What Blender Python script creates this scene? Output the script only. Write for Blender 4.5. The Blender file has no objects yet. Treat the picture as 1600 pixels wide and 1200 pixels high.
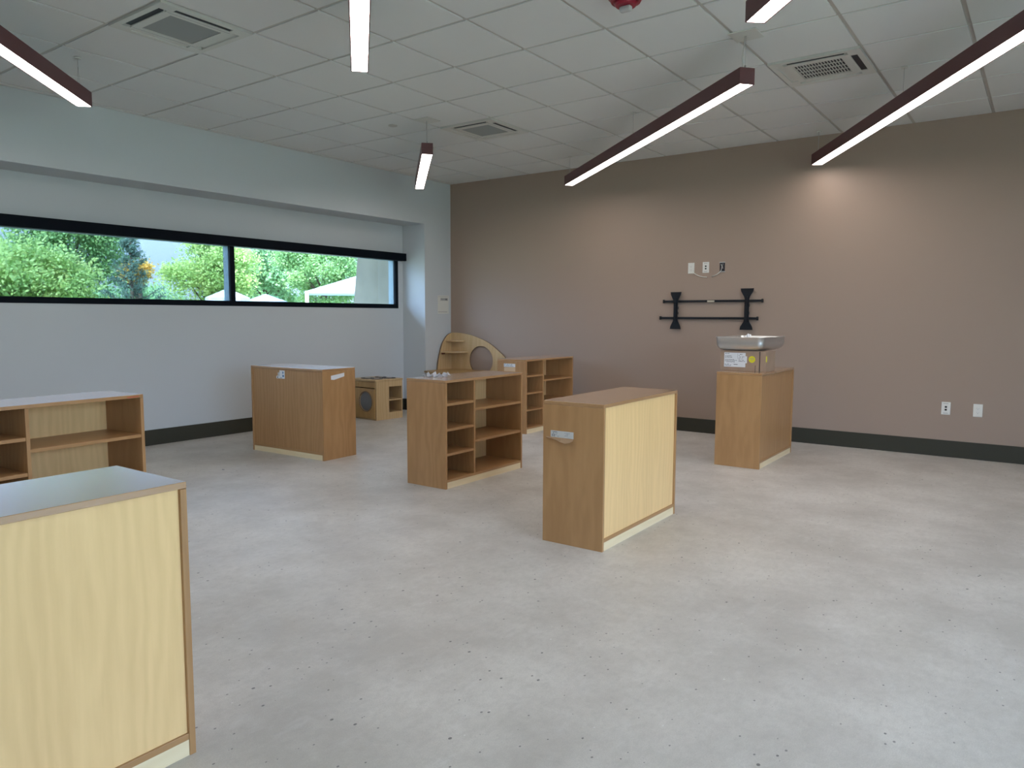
import bpy, bmesh, math, random
import numpy as np
from mathutils import Vector, Matrix, Euler

S = bpy.context.scene
COL = S.collection
PI = math.pi
R = math.radians
random.seed(7)

# ------------------------------------------------------------------ camera
F, YAW, PITCH, ROLL = 1154.95, -0.6265, 0.0917, 0.0033
CAM = Vector((6.6718, -7.7783, 1.2754))
fw = Vector((math.sin(YAW)*math.cos(PITCH), math.cos(YAW)*math.cos(PITCH), -math.sin(PITCH)))
rt = Vector((math.cos(YAW), -math.sin(YAW), 0)); up = rt.cross(fw)
rt2 = math.cos(ROLL)*rt + math.sin(ROLL)*up
up2 = -math.sin(ROLL)*rt + math.cos(ROLL)*up
cd = bpy.data.cameras.new('camera'); cam = bpy.data.objects.new('camera', cd); COL.objects.link(cam)
cd.sensor_fit = 'HORIZONTAL'; cd.sensor_width = 36; cd.lens = F/1600*36; cd.clip_start = .05; cd.clip_end = 400
cam.matrix_world = Matrix(((rt2.x, up2.x, -fw.x, CAM.x), (rt2.y, up2.y, -fw.y, CAM.y), (rt2.z, up2.z, -fw.z, CAM.z), (0, 0, 0, 1)))
S.camera = cam

# ------------------------------------------------------------------ sky, sun, exposure
SKY_LOW = (0.62, 0.77, 0.90)      # near the horizon
SKY_HIGH = (0.52, 0.71, 1.02)
SKY_STR = 8.0
SUNSIDE = 2.0                     # extra brightness of the sky around the sun's azimuth
EXPOSURE = 0.88
LAMP = 12.0
w = bpy.data.worlds.new('sky'); S.world = w; w.use_nodes = True
nt = w.node_tree; nt.nodes.clear()
out = nt.nodes.new('ShaderNodeOutputWorld'); bg = nt.nodes.new('ShaderNodeBackground')
tc = nt.nodes.new('ShaderNodeTexCoord'); sx = nt.nodes.new('ShaderNodeSeparateXYZ')
ramp = nt.nodes.new('ShaderNodeValToRGB')
ramp.color_ramp.elements[0].position = 0.0; ramp.color_ramp.elements[0].color = (*[c*.195 for c in SKY_LOW], 1)
ramp.color_ramp.elements[1].position = 0.45; ramp.color_ramp.elements[1].color = (*SKY_HIGH, 1)
nt.links.new(tc.outputs['Generated'], sx.inputs[0]); nt.links.new(sx.outputs['Z'], ramp.inputs[0])
nt.links.new(ramp.outputs[0], bg.inputs['Color']); 
def wm(op, a, b_):
    x = nt.nodes.new('ShaderNodeMath'); x.operation = op
    for i, v in enumerate((a, b_)):
        if isinstance(v, (int, float)): x.inputs[i].default_value = v
        else: nt.links.new(v, x.inputs[i])
    return x.outputs[0]
# the sky is brighter on the sun's side (towards -y)
glow = wm('POWER', wm('MAXIMUM', wm('MULTIPLY', sx.outputs['Y'], -1), 0), 1.5)
nt.links.new(wm('MULTIPLY', wm('ADD', wm('MULTIPLY', glow, SUNSIDE), 1), SKY_STR), bg.inputs['Strength'])
nt.links.new(bg.outputs[0], out.inputs[0])
sd = bpy.data.lights.new('sun', 'SUN'); sd.energy = 14.0; sd.angle = R(1.0); sd.color = (1, .95, .86)
sun = bpy.data.objects.new('sun', sd); COL.objects.link(sun)
sun.rotation_euler = Vector((-0.30, 0.62, -0.85)).to_track_quat('-Z', 'Y').to_euler()
def portal(name, loc, rot, sx_, sy_):
    l = bpy.data.lights.new(name, 'AREA'); l.shape = 'RECTANGLE'; l.size = sx_; l.size_y = sy_
    l.cycles.is_portal = True
    o = bpy.data.objects.new(name, l); COL.objects.link(o); o.location = loc; o.rotation_euler = rot
RX, BY, H = 9.6, -11.4, 3.041     # right wall, back wall, ceiling
portal('sky_portal', (RX+.24, -6.65, 1.4), (0, R(90), 0), 2.6, 5.9)
S.view_settings.view_transform = 'Standard'; S.view_settings.look = 'None'
S.view_settings.gamma = 1; S.view_settings.use_curve_mapping = False
S.view_settings.exposure = EXPOSURE
S.cycles.max_bounces = 10; S.cycles.diffuse_bounces = 6; S.cycles.use_denoising = True
S.cycles.sample_clamp_indirect = 8

# ------------------------------------------------------------------ materials
def srgb(r, g, b):
    f = lambda c: (c/255/12.92) if c/255 <= .04045 else ((c/255+.055)/1.055)**2.4
    return (f(r), f(g), f(b))
def M(name, col, rough=.5, metal=0, spec=.5, bump=0, bscale=200, coat=0, vary=0, vscale=3, trans=None):
    m = bpy.data.materials.new(name); m.use_nodes = True; n = m.node_tree; b = n.nodes['Principled BSDF']
    b.inputs['Base Color'].default_value = (*col, 1); b.inputs['Roughness'].default_value = rough
    b.inputs['Metallic'].default_value = metal; b.inputs['Specular IOR Level'].default_value = spec
    b.inputs['Coat Weight'].default_value = coat
    if bump or vary:
        t = n.nodes.new('ShaderNodeTexCoord'); no = n.nodes.new('ShaderNodeTexNoise'); no.inputs['Detail'].default_value = 4
        n.links.new(t.outputs['Object'], no.inputs['Vector'])
    if bump:
        no.inputs['Scale'].default_value = bscale
        bp = n.nodes.new('ShaderNodeBump'); bp.inputs['Strength'].default_value = bump; bp.inputs['Distance'].default_value = .002
        n.links.new(no.outputs[0], bp.inputs['Height']); n.links.new(bp.outputs[0], b.inputs['Normal'])
    if vary:
        n2 = n.nodes.new('ShaderNodeTexNoise'); n2.inputs['Scale'].default_value = vscale; n2.inputs['Detail'].default_value = 5
        n.links.new(t.outputs['Object'], n2.inputs['Vector'])
        r = n.nodes.new('ShaderNodeValToRGB'); r.color_ramp.elements[0].position = .3; r.color_ramp.elements[1].position = .7
        r.color_ramp.elements[0].color = (*[c*(1-vary) for c in col], 1); r.color_ramp.elements[1].color = (*[min(1, c*(1+vary)) for c in col], 1)
        n.links.new(n2.outputs[0], r.inputs[0]); n.links.new(r.outputs[0], b.inputs['Base Color'])
    return m
def wood(name, light, dark, rough=.36, axis='Z', coat=.0, ring=.35):
    m = bpy.data.materials.new(name); m.use_nodes = True; n = m.node_tree; b = n.nodes['Principled BSDF']
    N = n.nodes.new; L = n.links.new
    t = N('ShaderNodeTexCoord'); mp = N('ShaderNodeMapping'); L(t.outputs['Object'], mp.inputs[0])
    sc = {'X': (.07, 1, 1), 'Y': (1, .07, 1), 'Z': (1, 1, .07)}[axis]
    mp.inputs['Scale'].default_value = sc
    n1 = N('ShaderNodeTexNoise'); n1.inputs['Scale'].default_value = 55; n1.inputs['Detail'].default_value = 6; n1.inputs['Roughness'].default_value = .6
    L(mp.outputs[0], n1.inputs['Vector'])
    n2 = N('ShaderNodeTexNoise'); n2.inputs['Scale'].default_value = 7; n2.inputs['Detail'].default_value = 3; L(mp.outputs[0], n2.inputs['Vector'])
    wv = N('ShaderNodeTexWave'); wv.wave_type = 'RINGS'; wv.rings_direction = axis
    wv.inputs['Scale'].default_value = 8; wv.inputs['Distortion'].default_value = 12; wv.inputs['Detail'].default_value = 3; wv.inputs['Detail Scale'].default_value = .8
    mp2 = N('ShaderNodeMapping'); L(t.outputs['Object'], mp2.inputs[0]); s2 = {'X': (.25, 1, 1), 'Y': (1, .25, 1), 'Z': (1, 1, .25)}[axis]
    mp2.inputs['Scale'].default_value = s2; mp2.inputs['Location'].default_value = (.13, .21, .3)
    L(mp2.outputs[0], wv.inputs['Vector'])
    def mth(op, a, bb):
        x = N('ShaderNodeMath'); x.operation = op
        for i, v in enumerate((a, bb)):
            if isinstance(v, (int, float)): x.inputs[i].default_value = v
            else: L(v, x.inputs[i])
        return x.outputs[0]
    s = mth('ADD', mth('MULTIPLY', n1.outputs[0], .45), mth('MULTIPLY', n2.outputs[0], .55))
    s = mth('ADD', mth('MULTIPLY', s, 1-ring), mth('MULTIPLY', wv.outputs['Fac'], ring*.7))
    r = N('ShaderNodeValToRGB'); r.color_ramp.elements[0].position = .25; r.color_ramp.elements[1].position = .72
    r.color_ramp.elements[0].color = (*dark, 1); r.color_ramp.elements[1].color = (*light, 1)
    L(s, r.inputs[0]); L(r.outputs[0], b.inputs['Base Color'])
    b.inputs['Roughness'].default_value = rough; b.inputs['Coat Weight'].default_value = coat; b.inputs['Coat Roughness'].default_value = .2; b.inputs['Coat IOR'].default_value = 1.75
    return m
def floor_mat():
    m = bpy.data.materials.new('speckled_vinyl'); m.use_nodes = True; n = m.node_tree; b = n.nodes['Principled BSDF']
    N = n.nodes.new; L = n.links.new
    t = N('ShaderNodeTexCoord'); V = t.outputs['Object']
    def noise(sc, det, ro=.6, st=(1, 1, 1)):
        mp = N('ShaderNodeMapping'); mp.inputs['Scale'].default_value = st; L(V, mp.inputs[0])
        x = N('ShaderNodeTexNoise'); x.inputs['Scale'].default_value = sc; x.inputs['Detail'].default_value = det; x.inputs['Roughness'].default_value = ro
        L(mp.outputs[0], x.inputs['Vector']); return x.outputs[0]
    def mixc(fac, a, c):
        x = N('ShaderNodeMix'); x.data_type = 'RGBA'
        if isinstance(fac, float): x.inputs[0].default_value = fac
        else: L(fac, x.inputs[0])
        for i, v in ((6, a), (7, c)):
            if isinstance(v, tuple): x.inputs[i].default_value = (*v, 1)
            else: L(v, x.inputs[i])
        return x.outputs[2]
    def rmp(v, p0, p1, a=0, c=1):
        x = N('ShaderNodeMapRange'); L(v, x.inputs[0]); x.inputs[1].default_value = p0; x.inputs[2].default_value = p1
        x.inputs[3].default_value = a; x.inputs[4].default_value = c; return x.outputs[0]
    base = mixc(rmp(noise(1.6, 8, .68), .38, .62), (.49, .46, .42), (.66, .63, .585))
    base = mixc(rmp(noise(260, 2), .35, .65, 0, .35), base, (.36, .34, .32))
    base = mixc(rmp(noise(14, 6, .7, (1, .35, 1)), .55, .75, 0, .35), base, (.68, .665, .645))
    def specks(scale, thr, dens, col, base):
        vo = N('ShaderNodeTexVoronoi'); vo.inputs['Scale'].default_value = scale; vo.inputs['Randomness'].default_value = 1
        mp = N('ShaderNodeMapping'); mp.inputs['Scale'].default_value = (1, .75, 0.01); mp.inputs['Rotation'].default_value = (0, 0, .6); L(V, mp.inputs[0]); L(mp.outputs[0], vo.inputs['Vector'])
        sep = N('ShaderNodeSeparateColor'); L(vo.outputs['Color'], sep.inputs[0])
        keep = N('ShaderNodeMath'); keep.operation = 'LESS_THAN'; L(sep.outputs[0], keep.inputs[0]); keep.inputs[1].default_value = dens
        rad = rmp(sep.outputs[1], 0, 1, thr*.35, thr)
        ls = N('ShaderNodeMath'); ls.operation = 'LESS_THAN'; L(vo.outputs['Distance'], ls.inputs[0]); L(rad, ls.inputs[1])
        mu = N('ShaderNodeMath'); mu.operation = 'MULTIPLY'; L(keep.outputs[0], mu.inputs[0]); L(ls.outputs[0], mu.inputs[1])
        mu2 = N('ShaderNodeMath'); mu2.operation = 'MULTIPLY'; L(mu.outputs[0], mu2.inputs[0]); mu2.inputs[1].default_value = .8
        return mixc(mu2.outputs[0], base, col)
    base = mixc(rmp(noise(34, 5, .75, (1, .6, 1)), .45, .72, 0, .45), base, (.40, .375, .35))
    base = specks(17, .10, .55, (.07, .066, .066), base)
    base = specks(38, .16, .26, (.14, .13, .13), base)
    base = specks(23, .08, .2, (.72, .71, .69), base)
    # very faint plank seams
    L(base, b.inputs['Base Color'])
    L(rmp(noise(5, 5), .3, .7, .40, .52), b.inputs['Roughness'])
    bp = N('ShaderNodeBump'); bp.inputs['Strength'].default_value = .25; bp.inputs['Distance'].default_value = .002
    L(noise(60, 5), bp.inputs['Height']); L(bp.outputs[0], b.inputs['Normal'])
    b.inputs['Specular IOR Level'].default_value = .5
    return m
def glass_mat(name, tint=(.98, .985, .985)):
    m = bpy.data.materials.new(name); m.use_nodes = True; n = m.node_tree; n.nodes.clear()
    o = n.nodes.new('ShaderNodeOutputMaterial'); mx = n.nodes.new('ShaderNodeMixShader'); tr = n.nodes.new('ShaderNodeBsdfTransparent')
    gl = n.nodes.new('ShaderNodeBsdfGlossy'); fr = n.nodes.new('ShaderNodeFresnel'); fr.inputs[0].default_value = 1.45
    tr.inputs[0].default_value = (*tint, 1); gl.inputs['Roughness'].default_value = .02
    ge = n.nodes.new('ShaderNodeNewGeometry'); sb = n.nodes.new('ShaderNodeMath'); sb.operation = 'SUBTRACT'; sb.inputs[0].default_value = 1; n.links.new(ge.outputs['Backfacing'], sb.inputs[1])
    mu = n.nodes.new('ShaderNodeMath'); mu.operation = 'MULTIPLY'; n.links.new(fr.outputs[0], mu.inputs[0]); n.links.new(sb.outputs[0], mu.inputs[1])
    n.links.new(mu.outputs[0], mx.inputs[0]); n.links.new(tr.outputs[0], mx.inputs[1]); n.links.new(gl.outputs[0], mx.inputs[2]); n.links.new(mx.outputs[0], o.inputs[0])
    return m
def emit(name, col, st):
    m = bpy.data.materials.new(name); m.use_nodes = True; b = m.node_tree.nodes['Principled BSDF']
    b.inputs['Base Color'].default_value = (.9, .9, .9, 1); b.inputs['Emission Color'].default_value = (*col, 1); b.inputs['Emission Strength'].default_value = st
    return m
def leafmat(name, cols, scale=1.4):
    m = bpy.data.materials.new(name); m.use_nodes = True; n = m.node_tree; b = n.nodes['Principled BSDF']; N = n.nodes.new; L = n.links.new
    t = N('ShaderNodeTexCoord'); no = N('ShaderNodeTexNoise'); no.inputs['Scale'].default_value = scale; no.inputs['Detail'].default_value = 8; no.inputs['Roughness'].default_value = .75
    L(t.outputs['Object'], no.inputs['Vector']); r = N('ShaderNodeValToRGB')
    while len(r.color_ramp.elements) < len(cols): r.color_ramp.elements.new(.5)
    for i, c in enumerate(cols):
        r.color_ramp.elements[i].position = .3+.4*i/(len(cols)-1); r.color_ramp.elements[i].color = (*c, 1)
    L(no.outputs[0], r.inputs[0]); L(r.outputs[0], b.inputs['Base Color']); b.inputs['Roughness'].default_value = .6
    tr = N('ShaderNodeBsdfTranslucent'); L(r.outputs[0], tr.inputs[0]); mx = N('ShaderNodeMixShader'); mx.inputs[0].default_value = .45
    o = n.nodes['Material Output']; L(b.outputs[0], mx.inputs[1]); L(tr.outputs[0], mx.inputs[2]); L(mx.outputs[0], o.inputs[0])
    return m

BEECH_L, BEECH_D = (.46, .258, .112), (.375, .198, .08)
PALE_L, PALE_D = (.90, .61, .29), (.76, .50, .225)
m_beech = wood('beech_laminate', BEECH_L, BEECH_D, .38, 'Z')
m_beech_y = wood('beech_laminate_top', BEECH_L, BEECH_D, .26, 'Y', ring=.12, coat=1)
m_beech_in = wood('beech_laminate_shelf', BEECH_L, BEECH_D, .34, 'Y', ring=.12)
m_pale = wood('maple_laminate', PALE_L, PALE_D, .42, 'Z', ring=.2)
m_plinth = wood('pale_plinth', (.84, .70, .46), (.78, .63, .39), .45, 'Y')
m_edge = wood('beech_edge_band', (.46, .29, .18), (.40, .24, .14), .4, 'Z')
m_ply = wood('birch_plywood', (.60, .44, .25), (.52, .36, .18), .38, 'Z')
m_ply_dark = wood('honey_plywood', (.48, .31, .13), (.40, .24, .09), .38, 'Z')
m_plyedge = M('plywood_edge', (.20, .13, .075), .5)
m_white = M('white_wall_paint', (.54, .575, .605), .6, bump=.15, bscale=300)
m_tan = M('taupe_wall_paint', (.335, .25, .20), .55, bump=.15, bscale=300)
m_ceil = M('mineral_fibre_tile', (.70, .71, .71), .8, bump=.3, bscale=500)
m_grid = M('ceiling_grid_metal', (.50, .48, .45), .5)
m_floor = floor_mat()
m_base = M('olive_rubber_baseboard', (.030, .030, .019), .6)
m_red = M('maroon_powder_coat', (.105, .032, .036), .42)
m_lens = emit('lamp_diffuser', (1, .90, .84), LAMP)
m_wire = M('steel_cable', (.45, .45, .45), .35, .8)
m_cord = M('grey_power_cord', (.55, .54, .52), .5)
m_plate = M('white_plastic', (.74, .73, .69), .35)
m_plate2 = M('light_grey_plastic', (.50, .49, .47), .5)
m_slot = M('black_socket', (.01, .01, .01), .5)
m_blk = M('black_steel', (.006, .008, .012), .42, spec=.35)
m_frame = M('black_anodised_frame', (.001, .004, .009), .6, spec=.12)
m_outer = M('sky_lit_aluminium', (.30, .40, .47), .45)  # outer frame sides; the sky's reflection on them is put into the colour
m_alu = M('brushed_aluminium', (.35, .40, .44), .35, .7)
m_cass = M('cassette_plastic', (.60, .60, .57), .45)
m_dark = M('dark_void', (.012, .014, .022), .6)
m_filter = M('grey_filter_mesh', (.30, .32, .32), .8, bump=.3, bscale=400)
m_card = M('brown_cardboard', (.34, .235, .165), .75, vary=.08, vscale=9)
m_paper = M('white_paper', (.72, .73, .75), .6)
m_paperb = M('aged_paper', (.55, .54, .52), .6)
m_ink = M('black_ink', (.05, .05, .06), .6)
m_ink2 = M('grey_ink', (.28, .29, .31), .6)
m_blueink = M('blue_ink', (.08, .17, .30), .6)
m_torn = M('torn_brown_paper', (.60, .42, .26), .7)
m_yellow = M('yellow_sticker', (.68, .62, .02), .5)
m_steel = M('stainless_steel', (.66, .68, .69), .38, 1, bump=.05, bscale=60)
m_redpl = M('red_plastic', (.30, .008, .03), .28)
m_clear = M('clear_polycarbonate', (.55, .55, .55), .12, 0)
m_bag = M('clear_plastic_scraps', (.80, .82, .86), .15)
m_redtxt = M('red_lettering', (.55, .04, .03), .5)
m_stucco = M('grey_stucco', (.27, .24, .185), .9, bump=.6, bscale=90, vary=.1, vscale=5)
m_glass = glass_mat('window_glass', (.62, .66, .675))
m_clear_glass = glass_mat('clear_window_glass')
m_port = M('toy_door_window', (.17, .18, .19), .22)
m_ground = M('lawn_and_paving', (.22, .25, .16), .9, vary=.2, vscale=.5)
m_canvas = M('white_canvas', (.62, .68, .74), .8)
m_canvas2 = M('pale_blue_canvas', (.38, .48, .58), .8)
m_bark = M('tree_bark', (.09, .07, .05), .9, bump=.6, bscale=40)
m_leaf1 = leafmat('green_leaves', [(.10, .22, .09), (.24, .42, .16), (.42, .56, .22)])
m_leaf2 = leafmat('yellow_green_leaves', [(.20, .36, .10), (.38, .54, .18), (.58, .62, .24)])
m_leaf3 = leafmat('soft_green_leaves', [(.16, .32, .17), (.28, .48, .24), (.46, .62, .32)])
m_needle = leafmat('blue_green_needles', [(.05, .12, .09), (.11, .20, .15), (.20, .29, .22)])
m_autumn = leafmat('orange_leaves', [(.45, .28, .05), (.62, .40, .08), (.60, .50, .16)])

# ------------------------------------------------------------------ mesh helpers
class MB:
    def __init__(s): s.bm = bmesh.new(); s.mats = []
    def mi(s, m):
        if m not in s.mats: s.mats.append(m)
        return s.mats.index(m)
    def box(s, x0, x1, y0, y1, z0, z1, mat=None, bev=0, mtx=None):
        t = bmesh.new(); bmesh.ops.create_cube(t, size=1)
        for v in t.verts: v.co = Vector((x0+(v.co.x+.5)*(x1-x0), y0+(v.co.y+.5)*(y1-y0), z0+(v.co.z+.5)*(z1-z0)))
        if bev: bmesh.ops.bevel(t, geom=t.edges[:], offset=bev, segments=2, affect='EDGES', profile=.5)
        return s.merge(t, mat, mtx)
    def merge(s, t, mat=None, mtx=None, smooth=False):
        k = s.mi(mat) if mat else 0
        if mtx is not None: bmesh.ops.transform(t, matrix=mtx, verts=t.verts[:])
        for f in t.faces: f.material_index = k; f.smooth = smooth
        me = bpy.data.meshes.new('tmp'); t.to_mesh(me); t.free(); s.bm.from_mesh(me); bpy.data.meshes.remove(me)
        return s
    def cyl(s, c, r, h, axis='Z', seg=32, mat=None, r2=None, smooth=True):
        t = bmesh.new(); bmesh.ops.create_cone(t, cap_ends=True, segments=seg, radius1=r, radius2=r if r2 is None else r2, depth=h)
        rot = {'Z': Matrix(), 'X': Matrix.Rotation(PI/2, 4, 'Y'), 'Y': Matrix.Rotation(PI/2, 4, 'X')}[axis]
        k = s.mi(mat) if mat else 0
        bmesh.ops.transform(t, matrix=Matrix.Translation(c) @ rot, verts=t.verts[:])
        for f in t.faces: f.material_index = k; f.smooth = smooth and len(f.verts) == 4
        me = bpy.data.meshes.new('tmp'); t.to_mesh(me); t.free(); s.bm.from_mesh(me); bpy.data.meshes.remove(me)
        return s
    def prism(s, pts, a0, a1, axis='Z', mat=None, mtx=None):
        """extrude polygon pts (2D) between a0 and a1 along axis; pts order (x,y)/(x,z)/(y,z)"""
        t = bmesh.new()
        def P(p, a):
            return {'Z': (p[0], p[1], a), 'Y': (p[0], a, p[1]), 'X': (a, p[0], p[1])}[axis]
        A = [t.verts.new(P(p, a0)) for p in pts]; B = [t.verts.new(P(p, a1)) for p in pts]
        t.faces.new(A); t.faces.new(B[::-1])
        for i in range(len(pts)): t.faces.new([A[i-1], A[i], B[i], B[i-1]])
        bmesh.ops.recalc_face_normals(t, faces=t.faces[:])
        return s.merge(t, mat, mtx)
    def tube(s, pts, r, seg=8, mat=None):
        t = bmesh.new(); pts = [Vector(p) for p in pts]; rings = []
        for i, p in enumerate(pts):
            d = (pts[min(i+1, len(pts)-1)]-pts[max(i-1, 0)]).normalized()
            a = d.cross(Vector((0, 0, 1)) if abs(d.z) < .9 else Vector((1, 0, 0))).normalized(); b = d.cross(a)
            rr = r[i] if isinstance(r, (list, tuple)) else r
            rings.append([t.verts.new(p+rr*(math.cos(2*PI*k/seg)*a+math.sin(2*PI*k/seg)*b)) for k in range(seg)])
        for i in range(len(rings)-1):
            for k in range(seg): t.faces.new([rings[i][k-1], rings[i][k], rings[i+1][k], rings[i+1][k-1]])
        t.faces.new(rings[0]); t.faces.new(rings[-1][::-1])
        bmesh.ops.recalc_face_normals(t, faces=t.faces[:])
        return s.merge(t, mat, smooth=True)
    def build(s, name, mat=None, parent=None):
        me = bpy.data.meshes.new(name); s.bm.to_mesh(me); s.bm.free()
        for m in (s.mats if s.mats else [mat]): me.materials.append(m)
        o = bpy.data.objects.new(name, me); COL.objects.link(o)
        if parent: o.parent = parent
        return o
def tag(o, label=None, cat=None, group=None, kind=None):
    if label: o['label'] = label
    if cat: o['category'] = cat
    if group: o['group'] = group
    if kind: o['kind'] = kind
    return o
def empty(name, loc, rz, label, cat, group=None):
    o = bpy.data.objects.new(name, None); COL.objects.link(o); o.location = loc; o.rotation_euler = (0, 0, rz)
    o.empty_display_size = .1
    return tag(o, label, cat, group)
def box(name, mat, parent, x0, x1, y0, y1, z0, z1, bev=.0012):
    return MB().box(x0, x1, y0, y1, z0, z1, bev=bev).build(name, mat, parent)
def copy_tree(o, parent=None):
    c = o.copy(); COL.objects.link(c); c.parent = parent
    for ch in list(o.children): copy_tree(ch, c)
    return c

# ------------------------------------------------------------------ room shell
WT = .125
box('floor', m_floor, None, -.4-WT, RX+.3, BY-.3, .3, -.12, 0, 0)['kind'] = 'structure'
b = MB().box(-.4-WT, RX+.3, BY-.3, .3, H+.03, H+.2, m_ceil)
G = .6096; GX0 = 4.3522; GY0 = -4.2129
xs = [GX0+G*i for i in range(-8, 10)]; ys = [GY0+G*i for i in range(-13, 8)]
cass = [(1.9138, -5.4321), (4.9618, -2.3841), (1.9138, -2.3841)]
for x in xs:
    for y in ys:
        x0, x1, y0, y1 = max(x, 0)+.013, min(x+G, RX)-.013, max(y, BY)+.013, min(y+G, 0)-.013
        if x1-x0 < .02 or y1-y0 < .02: continue
        if any(abs(x-c[0]) < .05 and abs(y-c[1]) < .05 for c in cass): continue
        b.box(x0, x1, y0, y1, H, H+.035, m_ceil)
b.build('ceiling')['kind'] = 'structure'
g = MB()
for x in xs: g.box(x-.012, x+.012, BY, 0, H+.007, H+.032, m_grid)
for y in ys:
    if y < 0: g.box(0, RX, y-.012, y+.012, H+.006, H+.031, m_grid)
g.box(0, .022, BY, 0, H+.002, H+.03, m_grid); g.box(0, RX, -.022, 0, H+.002, H+.03, m_grid)
g.build('trim_1')['kind'] = 'structure'
# left wall: recessed window wall, corner pier and dropped soffit
WZ0, WZ1, WY0, WY1 = 1.372, 2.06, -7.2, -.612
PY = -.52; SZ = 2.468
l = MB()
X0, X1 = -.4-WT, -.4
l.box(X0, X1, BY, PY, 0, WZ0); l.box(X0, X1, BY, PY, WZ1, SZ+.1)
l.box(X0, X1, WY1, PY, WZ0, WZ1); l.box(X0, X1, BY, WY0, WZ0, WZ1)
l.box(X0, 0, PY, .0, 0, H+.03); l.box(X0, 0, BY, PY, SZ, H+.03)
l.build('wall_left', m_white)['kind'] = 'structure'
box('wall_back', m_tan, None, -.4-WT, RX+.3, 0, .25, 0, H+.03, 0)['kind'] = 'structure'
box('wall_rear', m_white, None, -.4-WT, RX+.3, BY-.25, BY, 0, H+.03, 0)['kind'] = 'structure'
# right wall (behind the camera's right) with a long glazed run
OY0, OY1, OZ0, OZ1 = -9.6, -3.7, .1, 2.7
r_ = MB()
r_.box(RX, RX+WT, BY, OY0, 0, H+.03).box(RX, RX+WT, OY1, 0, 0, H+.03).box(RX, RX+WT, OY0, OY1, 0, OZ0).box(RX, RX+WT, OY0, OY1, OZ1, H+.03)
r_.build('wall_right', m_white)['kind'] = 'structure'
for nm, a in dict(baseboard_left=(-.4, -.389, BY, PY-.011), baseboard_pier=(-.4, .011, PY-.011, PY), baseboard_back=(0, RX, -.011, 0), baseboard_front=(0, .011, PY, -.011)).items():
    o = box(nm, m_base, None, *a, 0, .152, .002); o['kind'] = 'structure'

def window(name, ax_x, y0, y1, z0, z1, mulls, face=.055, depth=.12, inward=0, glassx=.07, sign=-1, glass=None):
    """frame standing in a wall normal to X; sign=-1: outside is toward -x"""
    def layer(a, c):
        f = MB(); xa, xb = sorted((ax_x+sign*a, ax_x+sign*c))
        f.box(xa, xb, y0, y1, z0, z0+face); f.box(xa, xb, y0, y1, z1-face, z1)
        f.box(xa, xb, y0, y0+face, z0+face, z1-face); f.box(xa, xb, y1-face, y1, z0+face, z1-face)
        for m in mulls: f.box(xa, xb, m-face/2, m+face/2, z0+face, z1-face)
        return f
    w_ = layer(-inward, .03).build(name, m_frame); w_['kind'] = 'structure'
    layer(.03, depth).build('outer_frame', m_outer, w_)
    edges = [y0+face/2]+list(mulls)+[y1-face/2]
    gx = ax_x+sign*glassx
    for a, c in zip(edges[:-1], edges[1:]):
        MB().box(gx-.003, gx+.003, a+face/2, c-face/2, z0+face, z1-face).build('pane', glass or m_glass, w_)
    return w_
window('window_1', -.4, WY0, WY1, WZ0, WZ1, [-3.09, -5.55], inward=.004, glassx=.04)
window('window_2', RX, OY0, OY1, OZ0, OZ1, [-8.1, -6.65, -5.2], sign=1, glassx=.06, inward=.004, glass=m_clear_glass)
# roller-shade headbox over the strip window
hb = empty('roller_shade', (-.4, -3.9, 2.05), 0, 'long black roller shade box above the strip window', 'roller shade')
hb.location = (-.4, -3.9, 2.0)
MB().box(0, .085, -3.35, 3.367, 0, .098, bev=.002).build('headbox', m_frame, hb)
MB().box(.0, .045, 3.345, 3.36, -.01, .0).build('bracket', m_plate, hb)

# ------------------------------------------------------------------ shelf units (open face +x, back -x)
SW, SD, SH, TH = .985, .385, .806, .019
def shelf_unit(name, label, cx, cy, rz, back, side=None, top=None):
    side = side or m_beech; top = top or m_beech_y
    t = empty(name, (cx, cy, 0), rz, label, 'shelf unit')
    hw, hd = SW/2, SD/2
    box('top_panel', top, t, -hd, hd, -hw, hw, SH-TH, SH, .0015)
    for s_ in (-1, 1):
        a, c = sorted((s_*hw, s_*(hw-TH)))
        box('side_panel', side, t, -hd, hd, a, c, 0, SH-TH-.0008)
    yi0, yi1 = -hw+TH, hw-TH
    box('back_panel', back, t, -hd+.010, -hd+.016, yi0, yi1, .066, SH-TH)
    box('bottom_panel', m_beech_in, t, -hd+.002, hd-.002, yi0, yi1, .048, .067)
    dv = -hw+.336
    box('divider', side, t, -hd+.016, hd-.002, dv, dv+TH, .067, SH-TH)
    for z in (.615, .427, .243): box('shelf', m_beech_in, t, -hd+.016, hd-.006, yi0, dv, z, z+TH)
    for z in (.549, .305): box('shelf', m_beech_in, t, -hd+.016, hd-.006, dv+TH, yi1, z, z+TH)
    box('plinth', m_plinth, t, hd-.020, hd-.003, yi0, yi1, 0, .048, .001)
    box('plinth', m_plinth, t, -hd+.003, -hd+.020, yi0, yi1, 0, .048, .001)
    return t
def place(px, py, yaw, lx, ly):
    """centre of the unit so that its local point (lx,ly) sits at (px,py)"""
    return px-(lx*math.cos(yaw)-ly*math.sin(yaw)), py-(lx*math.sin(yaw)+ly*math.cos(yaw))
def unit(label, px, py, yaw, lx, ly, back, turn=0, **k):
    cx, cy = place(px, py, yaw, lx, ly)
    return shelf_unit('shelf_unit', label, cx, cy, yaw+turn, back, **k)
hd, hw = SD/2, SW/2
u2 = unit('low beech shelf unit turned open side out, plastic scraps on top, left of centre', 3.144, -3.73, R(.4), hd, -hw, m_pale)
uR = unit('open shelf unit against the taupe wall near the corner, label on its end', 2.148, -1.27, R(.4), hd, -hw, m_pale)
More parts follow.
